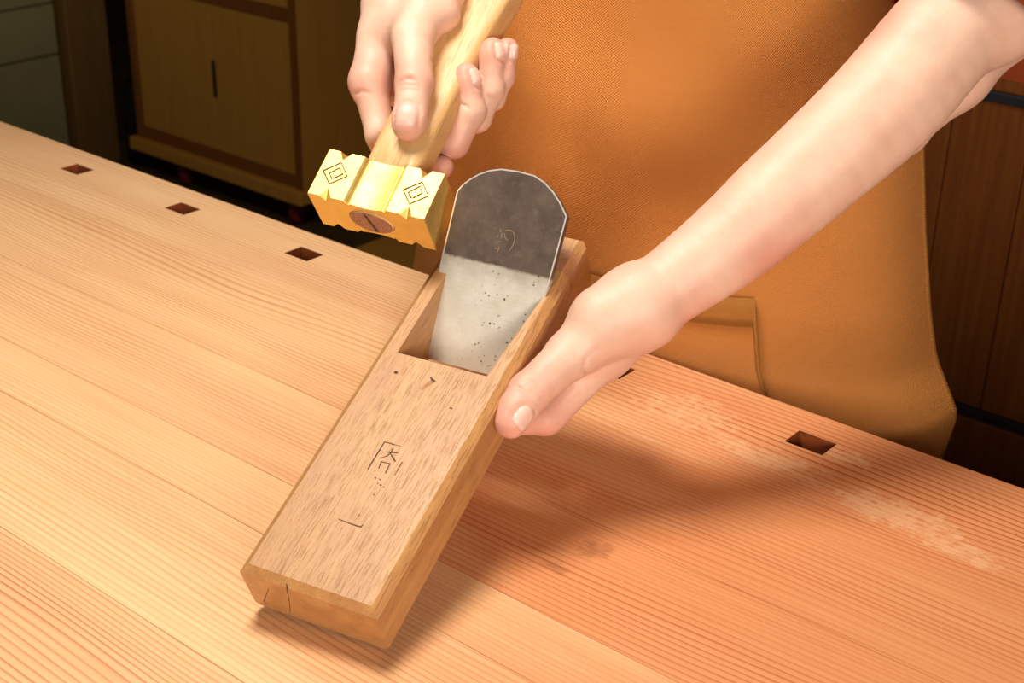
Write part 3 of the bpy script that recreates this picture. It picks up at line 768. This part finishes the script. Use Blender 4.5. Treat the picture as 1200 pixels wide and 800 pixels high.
# --- left hand (lower right of the picture) on the side of the plane
lW = at(748, 360, 0.868)
L_el = at(1160, 8, 0.895); L_sh = np.array([-0.42, 1.04, 0.60 + BZ])
lMI = pp(712, 412, -0.033); lMM = p_world(0.104, 0.228, -0.050); lMR = p_world(0.104, 0.246, -0.054); lMP = p_world(0.106, 0.264, -0.050)
l_fingers = [
    [(pp(712, 378, -0.006), 0.0185), (pp(668, 416, -0.011), 0.0140), (pp(620, 460, -0.0115), 0.0122), (pp(606, 481, -0.012), 0.0112), (pp(599, 494, -0.012), 0.0098)],
    [(lMI, 0.0135), (pp(648, 484, -0.0475), 0.0096), (pp(640, 491, -0.048), 0.0094), (p_world(0.074, 0.168, -0.0475), 0.0085), (p_world(0.052, 0.162, -0.0462), 0.0080)],
    [(lMM, 0.0125), (p_world(0.056, 0.216, -0.049), 0.0096), (p_world(0.024, 0.211, -0.0475), 0.0085), (p_world(-0.001, 0.2115, -0.0385), 0.0072)],
    [(lMR, 0.0125), (p_world(0.060, 0.240, -0.049), 0.0094), (p_world(0.034, 0.237, -0.0465), 0.0083), (p_world(0.014, 0.235, -0.0455), 0.0076)],
    [(lMP, 0.0115), (p_world(0.074, 0.262, -0.049), 0.0086), (p_world(0.054, 0.260, -0.0460), 0.0076), (p_world(0.040, 0.258, -0.0450), 0.0070)]]
l_palm = [[(lW, 0.0225), (lMI, 0.0135)], [(lW, 0.0225), (lMM, 0.0135)], [(lW, 0.0215), (lMR, 0.013)], [(lW, 0.021), (lMP, 0.0125)],
          [(lW, 0.0225), (pp(712, 378, -0.006), 0.0190)], [(pp(668, 416, -0.014), 0.0115), (lMI, 0.0125)], [(pp(702, 372, 0.0), 0.0175), (lW, 0.0225)]]
def spline(keys, n):
    K = np.array(keys, float); m = len(K); out = []
    for k in range(m - 1):
        p0, p1, p2, p3 = K[max(k - 1, 0)], K[k], K[k + 1], K[min(k + 2, m - 1)]
        for t in np.arange(n) / n:
            out.append(0.5 * (2 * p1 + (p2 - p0) * t + (2 * p0 - 5 * p1 + 4 * p2 - p3) * t * t + (3 * p1 - p0 - 3 * p2 + p3) * t ** 3))
    out.append(K[-1]); return out
_keys = [(738, 366, 42, .868), (752, 357, 44, .868), (790, 332, 46, .870), (855, 284, 53, .874), (910, 236, 58, .877), (962, 190, 61, .880), (1035, 123, 66, .884), (1098, 50, 66, .888), (1150, -6, 63, .895)]
fore = [(at(a, b, d), r * d / F_PX) for a, b, r, d in spline(_keys, 4)]
l_arm = [fore, [(L_el, 0.0375), (L_sh, 0.050)]]
l_extra = [[(at(1030, 182, 0.915), 0.0085), (at(1060, 156, 0.920), 0.0125), (at(1116, 86, 0.930), 0.0235), (at(1170, 22, 0.940), 0.028), (at(1206, -18, 0.95), 0.031)]]
l_cr = []
ARM_L = Arm(l_arm, l_palm, l_fingers, extra=l_extra, creases=l_cr)

def nail_frame(c, axis, normal):
    axis = axis / np.linalg.norm(axis); normal = normal - (normal @ axis) * axis; normal = normal / np.linalg.norm(normal)
    return axis, normal, np.cross(axis, normal)
def settle(fn, P, normal):
    for _ in range(40): P = P - normal * np.clip(fn(P), -0.002, 0.004)[:, None] * 0.8
    return P
rf, lf = r_fingers, l_fingers
NAILS = [(ARM_R, hp(478.5, 143, 0.0215), rf[0][-1][0] - rf[0][2][0], HR[:, 2] + 0.15 * HR[:, 0], 0.0156, 0.0150),
         (ARM_R, hp(551, 92, 0.005), rf[2][-1][0] - rf[2][3][0], HR[:, 0] * 1.0 + HR[:, 2] * 0.75 + HR[:, 1] * 0.2, 0.0108, 0.0125),
         (ARM_R, hp(579, 61, 0.005), rf[3][-1][0] - rf[3][3][0], HR[:, 0] * 1.0 + HR[:, 2] * 0.65 + HR[:, 1] * 0.1, 0.0108, 0.0125),
         (ARM_R, hp(596, 60, 0.001), rf[4][-1][0] - rf[4][3][0], HR[:, 0] * 1.0 + HR[:, 2] * 0.5, 0.0090, 0.0110),
         (ARM_L, pp(602, 490, -0.012), lf[0][-1][0] - lf[0][2][0], PR[:, 0] * 0.80 - FW * 0.8, 0.0132, 0.0142)]
grooves = {id(ARM_R): [], id(ARM_L): []}
# fine skin folds at the joints
FOLDS = [(ARM_R, 0.86, [[(466, 96), (478, 92), (491, 95)], [(465, 101), (478, 98), (492, 101)], [(468, 106), (480, 104), (491, 107)], [(506, 71), (519, 61), (529, 48)], [(512, 70), (525, 58)], [(414, 110), (424, 107), (434, 109)], [(538, 121), (549, 126)], [(565, 112), (575, 116)]], 0.0006),
         (ARM_L, 0.80, [[(611, 447), (626, 457), (637, 468)], [(605, 452), (620, 463), (631, 475)], [(616, 443), (630, 452), (641, 462)], [(692, 442), (684, 432), (688, 420), (698, 410)], [(668, 470), (680, 462), (694, 457)]], 0.0006)]
for fn, d0, lines, r in FOLDS:
    for ln_ in lines:
        P = np.array([at(a, b, d0) for a, b in ln_]); D = np.array([ray(a, b) / np.linalg.norm(ray(a, b)) for a, b in ln_])
        for _ in range(60): P = P + D * (fn(P) * 0.8)[:, None]
        if np.abs(fn(P)).max() > 0.003: continue
        grooves[id(fn)] += [(P[k] - D[k] * 0.0002, P[k + 1] - D[k + 1] * 0.0002, r) for k in range(len(P) - 1)]
for (fn, c, ax, nm, w, l) in NAILS:
    ax, nm, sd = nail_frame(c, ax, nm)
    ol = [(-1, 0.75), (-1, 0.2), (-1, -0.35), (-0.82, -0.8), (-0.35, -1.0), (0.35, -1.0), (0.82, -0.8), (1, -0.35), (1, 0.2), (1, 0.75)]
    P = settle(fn, np.array([c + sd * a * w * 0.53 + ax * b * l * 0.53 + nm * 0.022 for a, b in ol]), nm)
    P = P + nm * 0.0003
    grooves[id(fn)] += [(P[k], P[k + 1], 0.0008) for k in range(len(P) - 1)]
ARM_R.creases = list(ARM_R.creases) + grooves[id(ARM_R)]; ARM_L.creases = list(ARM_L.creases) + grooves[id(ARM_L)]

person = empty('person', (-0.58, 1.02, 0.0), 'person in a mustard apron and rust shirt holding a hammer and a plane', 'person')
PO = np.array([-0.58, 1.02, 0.0])
flush_pts = [(r_fingers[0][2][0], 0.02), (r_fingers[0][-1][0], 0.018), (rMI, 0.025), (r_fingers[1][-1][0], 0.02), (r_fingers[2][-1][0], 0.022), (r_fingers[3][-1][0], 0.022), (r_fingers[4][-1][0], 0.02), (r_fingers[2][2][0], 0.02), (r_fingers[1][2][0], 0.02),
             (l_fingers[0][-1][0], 0.022), (l_fingers[0][2][0], 0.02), (l_fingers[1][2][0], 0.022), (lMI, 0.02), (l_fingers[2][-1][0], 0.03), (at(800, 385, 0.87), 0.03), (at(900, 300, 0.87), 0.03), (at(1010, 20, 0.88), 0.03)]
Vs, Fs, base_i = [], [], 0
for A_, h_ in ((ARM_R, 0.00135), (ARM_L, 0.00135)):
    lo_, hi_ = A_.bounds()
    v_, f_ = surface_nets(A_, lo_, hi_, h_)
    Vs.append(v_); Fs.append(f_ + base_i); base_i += len(v_)
# torso core, joined to the arms inside the shirt
tv, tf = [], []
N = 40
levels = [(BZ + 0.02, 0.14, 0.095), (BZ + 0.15, 0.135, 0.09), (BZ + 0.30, 0.15, 0.095), (BZ + 0.45, 0.17, 0.10), (BZ + 0.55, 0.175, 0.095), (BZ + 0.61, 0.15, 0.07), (BZ + 0.635, 0.06, 0.055), (BZ + 0.70, 0.055, 0.055)]
for (z, a, b) in levels:
    for q in range(N):
        t = 2 * math.pi * q / N; tv.append((-0.63 + a * math.cos(t), 1.00 + b * math.sin(t), z))
for k in range(len(levels) - 1):
    for q in range(N): tf.append((k * N + q, k * N + (q + 1) % N, (k + 1) * N + (q + 1) % N, (k + 1) * N + q))
allv = np.concatenate(Vs + [np.array(tv)]) - PO
Fall = np.concatenate(Fs + [np.array(tf) + base_i])
me = bpy.data.meshes.new('body'); me.from_pydata(allv.tolist(), [], Fall.tolist()); me.update()
att = me.attributes.new('flush', 'FLOAT', 'POINT')
fl = np.zeros(len(allv))
for c, r in flush_pts: fl = np.maximum(fl, np.exp(-((allv + PO - np.array(c)) ** 2).sum(1) / (r * r * 0.7)))
att.data.foreach_set('value', fl.astype(np.float32))
pbody = mesh_obj('body', me, M['skin'], person, True)
tag(pbody, 'bare pale arms with both hands closed on the tools')

def nail(fn, c, axis, normal, w, l):
    """fingernail plate laid on the skin: c on the finger axis, axis to the tip, normal away from the nail bed"""
    axis = axis / np.linalg.norm(axis); normal = normal - (normal @ axis) * axis; normal /= np.linalg.norm(normal); side = np.cross(axis, normal)
    nu, nv = 10, 12; pts = np.zeros((nu + 1, nv + 1, 3))
    for i in range(nu + 1):
        for j in range(nv + 1):
            a, b = 2 * i / nu - 1, 2 * j / nv - 1
            # squircle outline
            aa = a * math.sqrt(max(0, 1 - 0.28 * b * b)); bb = b * math.sqrt(max(0, 1 - 0.28 * a * a))
            pts[i, j] = c + side * aa * w / 2 + axis * bb * l / 2 + normal * 0.022
    P = pts.reshape(-1, 3)
    for _ in range(40):
        d = fn(P); P = P - normal * np.clip(d, -0.002, 0.004)[:, None] * 0.8
    G = P.reshape(nu + 1, nv + 1, 3)
    ii = np.abs(np.linspace(-1, 1, nu + 1))[:, None]; jj = np.abs(np.linspace(-1, 1, nv + 1))[None]
    lift = 0.00035 * np.clip(1.35 - np.maximum(ii, jj) ** 4 * 1.6, -0.3, 1)
    G = G + normal * lift[..., None]
    vs_ = (G.reshape(-1, 3) - PO).tolist() + (G.reshape(-1, 3) - PO - normal * 0.0012).tolist()
    m = nv + 1; fs = []
    for i in range(nu):
        for j in range(nv): fs.append((i * m + j, (i + 1) * m + j, (i + 1) * m + j + 1, i * m + j + 1))
    o = pyd('fingernail', vs_, fs, M['nail'], pbody, True)
    return o
for N_ in NAILS: nail(*N_)

# ------------------------------------------------------------------ clothing
def grid_cloth(name, fn, nu, nv, mat, parent, thick=0.0016, uvscale=(1, 1)):
    vs_, fs, uv = [], [], []
    for j in range(nv + 1):
        for i in range(nu + 1):
            p, u_, v_ = fn(i / nu, j / nv); vs_.append(np.array(p) - PO); uv.append((u_, v_))
    m = nu + 1
    for j in range(nv):
        for i in range(nu): fs.append((j * m + i, j * m + i + 1, (j + 1) * m + i + 1, (j + 1) * m + i))
    o = pyd(name, vs_, fs, mat, parent, True)
    ul = o.data.uv_layers.new(name='UVMap')
    for li, l in enumerate(o.data.loops): ul.data[li].uv = uv[l.vertex_index]
    s = o.modifiers.new('thick', 'SOLIDIFY'); s.thickness = thick; s.offset = 0
    return o
def lerp_tab(tab, z):
    zs = [t[0] for t in tab]
    return [float(np.interp(z, zs, [t[k] for t in tab])) for k in range(1, len(tab[0]))]
# z above bench: centre x, half width, front y, depth radius
AP = [(-0.55, -0.640, 0.280, 0.866, 0.13), (-0.10, -0.6387, 0.272, 0.863, 0.13), (-0.045, -0.6285, 0.2715, 0.860, 0.128), (0.00, -0.6321, 0.2526, 0.857, 0.125), (0.04, -0.6361, 0.2478, 0.856, 0.12), (0.10, -0.6442, 0.2412, 0.858, 0.12), (0.16, -0.6515, 0.2357, 0.862, 0.12), (0.22, -0.6585, 0.2297, 0.866, 0.12), (0.30, -0.6631, 0.2187, 0.870, 0.12), (0.45, -0.66, 0.185, 0.880, 0.12), (0.56, -0.65, 0.14, 0.89, 0.11)]
def apron_pt(s, z, off=0.0):
    cx, hw, fy, dp = lerp_tab(AP, z)
    a = s * 1.62
    ca, sa = math.cos(a), math.sin(a)
    e = 0.86
    X = cx + (hw + off) * math.copysign(abs(sa) ** e, sa)
    Y = fy + dp - (dp + off) * math.copysign(abs(ca) ** e, ca)
    # soft folds
    f = 0.0045 * math.sin(z * 38 + s * 5.0 + 0.6) * math.exp(-((z - 0.17) / 0.07) ** 2) * math.exp(-((s - 0.05) / 0.45) ** 2)
    f += 0.003 * math.sin(s * 9 + z * 11) * (0.4 + 0.6 * math.exp(-((z - 0.03) / 0.08) ** 2))
    Y -= f
    return np.array([X, Y, z + BZ])
apron = grid_cloth('apron', lambda i, j: (apron_pt(i * 2 - 1, -0.55 + 1.11 * j), (i * 2 - 1) * 0.38, -0.55 + 1.11 * j), 120, 180, M['canvas'], person)
tag(apron, 'mustard-brown canvas apron')
# hem along the two side edges
for sgn in (-1, 1):
    grid_cloth('hem', lambda i, j: (apron_pt(sgn * (0.985 + 0.016 * i), -0.55 + 1.11 * j, 0.0010), sgn * (0.97 + 0.03 * i) * 0.38, -0.55 + 1.11 * j), 3, 120, M['canvas_hem'], apron, 0.002)
# pocket
def find_sz(px, py):
    best = None
    for s in np.linspace(-0.95, 0.95, 191):
        for z in np.linspace(-0.12, 0.2, 81):
            P = apron_pt(s, z); V = P - CAM; d = V @ FW
            e = (600 + F_PX * (V @ RT) / d - px) ** 2 + (400 - F_PX * (V @ UP) / d - py) ** 2
            if best is None or e < best[0]: best = (e, s, z)
    return best[1], best[2]
pk_r = find_sz(883, 347); pk_l = find_sz(700, 316)
def pocket_pt(i, j):
    s0 = pk_l[0] - 0.28; s1 = pk_r[0]; s = s0 + (s1 - s0) * i
    zt_ = pk_l[1] + (pk_r[1] - pk_l[1]) * (s - pk_l[0]) / (s1 - pk_l[0])
    z = -0.13 + (zt_ + 0.13) * j
    bul = 0.006 * math.sin(math.pi * min(1, max(0, i))) ** 0.5 * (0.35 + 0.65 * j)
    return apron_pt(s, z, 0.0028 + bul), s * 0.38, z
pocket = grid_cloth('pocket', pocket_pt, 50, 30, M['canvas'], apron, 0.0022)
def hemline(i, j, a, b, off):
    p, u_, v_ = pocket_pt(a(i, j), b(i, j)); return p + (CAM - p) / np.linalg.norm(CAM - p) * off, u_, v_
grid_cloth('pocket_hem', lambda i, j: hemline(i, j, lambda i, j: i, lambda i, j: 0.885 + 0.118 * j, 0.0020), 50, 3, M['canvas_hem'], pocket, 0.0025)
grid_cloth('pocket_seam', lambda i, j: hemline(i, j, lambda i, j: 0.988 + 0.014 * i, lambda i, j: j, 0.0022), 2, 30, M['canvas_hem'], pocket, 0.003)
# shirt body
def shirt_pt(i, j):
    z = 0.02 + 0.62 * j; a = 2 * math.pi * i
    tab = [(0.02, 0.165, 0.11), (0.2, 0.155, 0.105), (0.4, 0.175, 0.11), (0.54, 0.185, 0.10), (0.60, 0.16, 0.08), (0.64, 0.07, 0.06)]
    hw, dp = lerp_tab(tab, z)
    return np.array([-0.63 + hw * math.cos(a), 1.0 + dp * math.sin(a), z + BZ]), i * 1.0, z
grid_cloth('shirt', shirt_pt, 60, 40, M['shirt'], person)
def sleeve(name, a, b, ra, rb, parent, skew=0.0):
    a, b = np.array(a), np.array(b); t = (b - a) / np.linalg.norm(b - a); n1 = np.cross(t, [0, 1, 0.2]); n1 /= np.linalg.norm(n1); n2 = np.cross(t, n1)
    def fn(i, j):
        r = ra + (rb - ra) * j + 0.002 * math.sin(9 * i * 2 * math.pi) * (1 - j); c = a + (b - a) * j; th = 2 * math.pi * i
        rad = (n1 * math.cos(th) + n2 * math.sin(th)) * r
        return c + rad - t * skew * (rad @ RT) * (1 - j), i * 0.36, j * 0.3
    return grid_cloth(name, fn, 48, 24, M['shirt'], parent, 0.002)
ld = (L_sh - L_el) / np.linalg.norm(L_sh - L_el)
sleeve('sleeve', L_el - ld * 0.016, L_sh + ld * 0.03, 0.060, 0.075, person, 0.42)
rd = (R_sh - R_el) / np.linalg.norm(R_sh - R_el)
sleeve('sleeve', R_el + rd * 0.02, R_sh + rd * 0.03, 0.058, 0.072, person)
# trousers
def leg_pt(cx):
    def fn(i, j):
        z = 0.03 + (BZ + 0.06 - 0.03) * j; a = 2 * math.pi * i; r = 0.062 + 0.028 * j
        return np.array([cx + r * math.cos(a), 1.01 + r * math.sin(a), z]), i * 0.5, z
    return fn
tr = grid_cloth('trousers', lambda i, j: (np.array([-0.63 + 0.16 * math.cos(2 * math.pi * i), 1.005 + 0.105 * math.sin(2 * math.pi * i), BZ - 0.16 + 0.22 * j]), i, j * 0.2), 48, 8, M['trousers'], person)
for cx in (-0.715, -0.545): grid_cloth('trouser_leg', leg_pt(cx), 32, 24, M['trousers'], tr)
for cx in (-0.715, -0.545):
    bm = box_bm(cx - 0.045 - PO[0], cx + 0.045 - PO[0], 0.885 - PO[1], 1.075 - PO[1], 0.0, 0.075, 0.028, 4)
    bm_obj('shoe', bm, M['dark'], person, True)
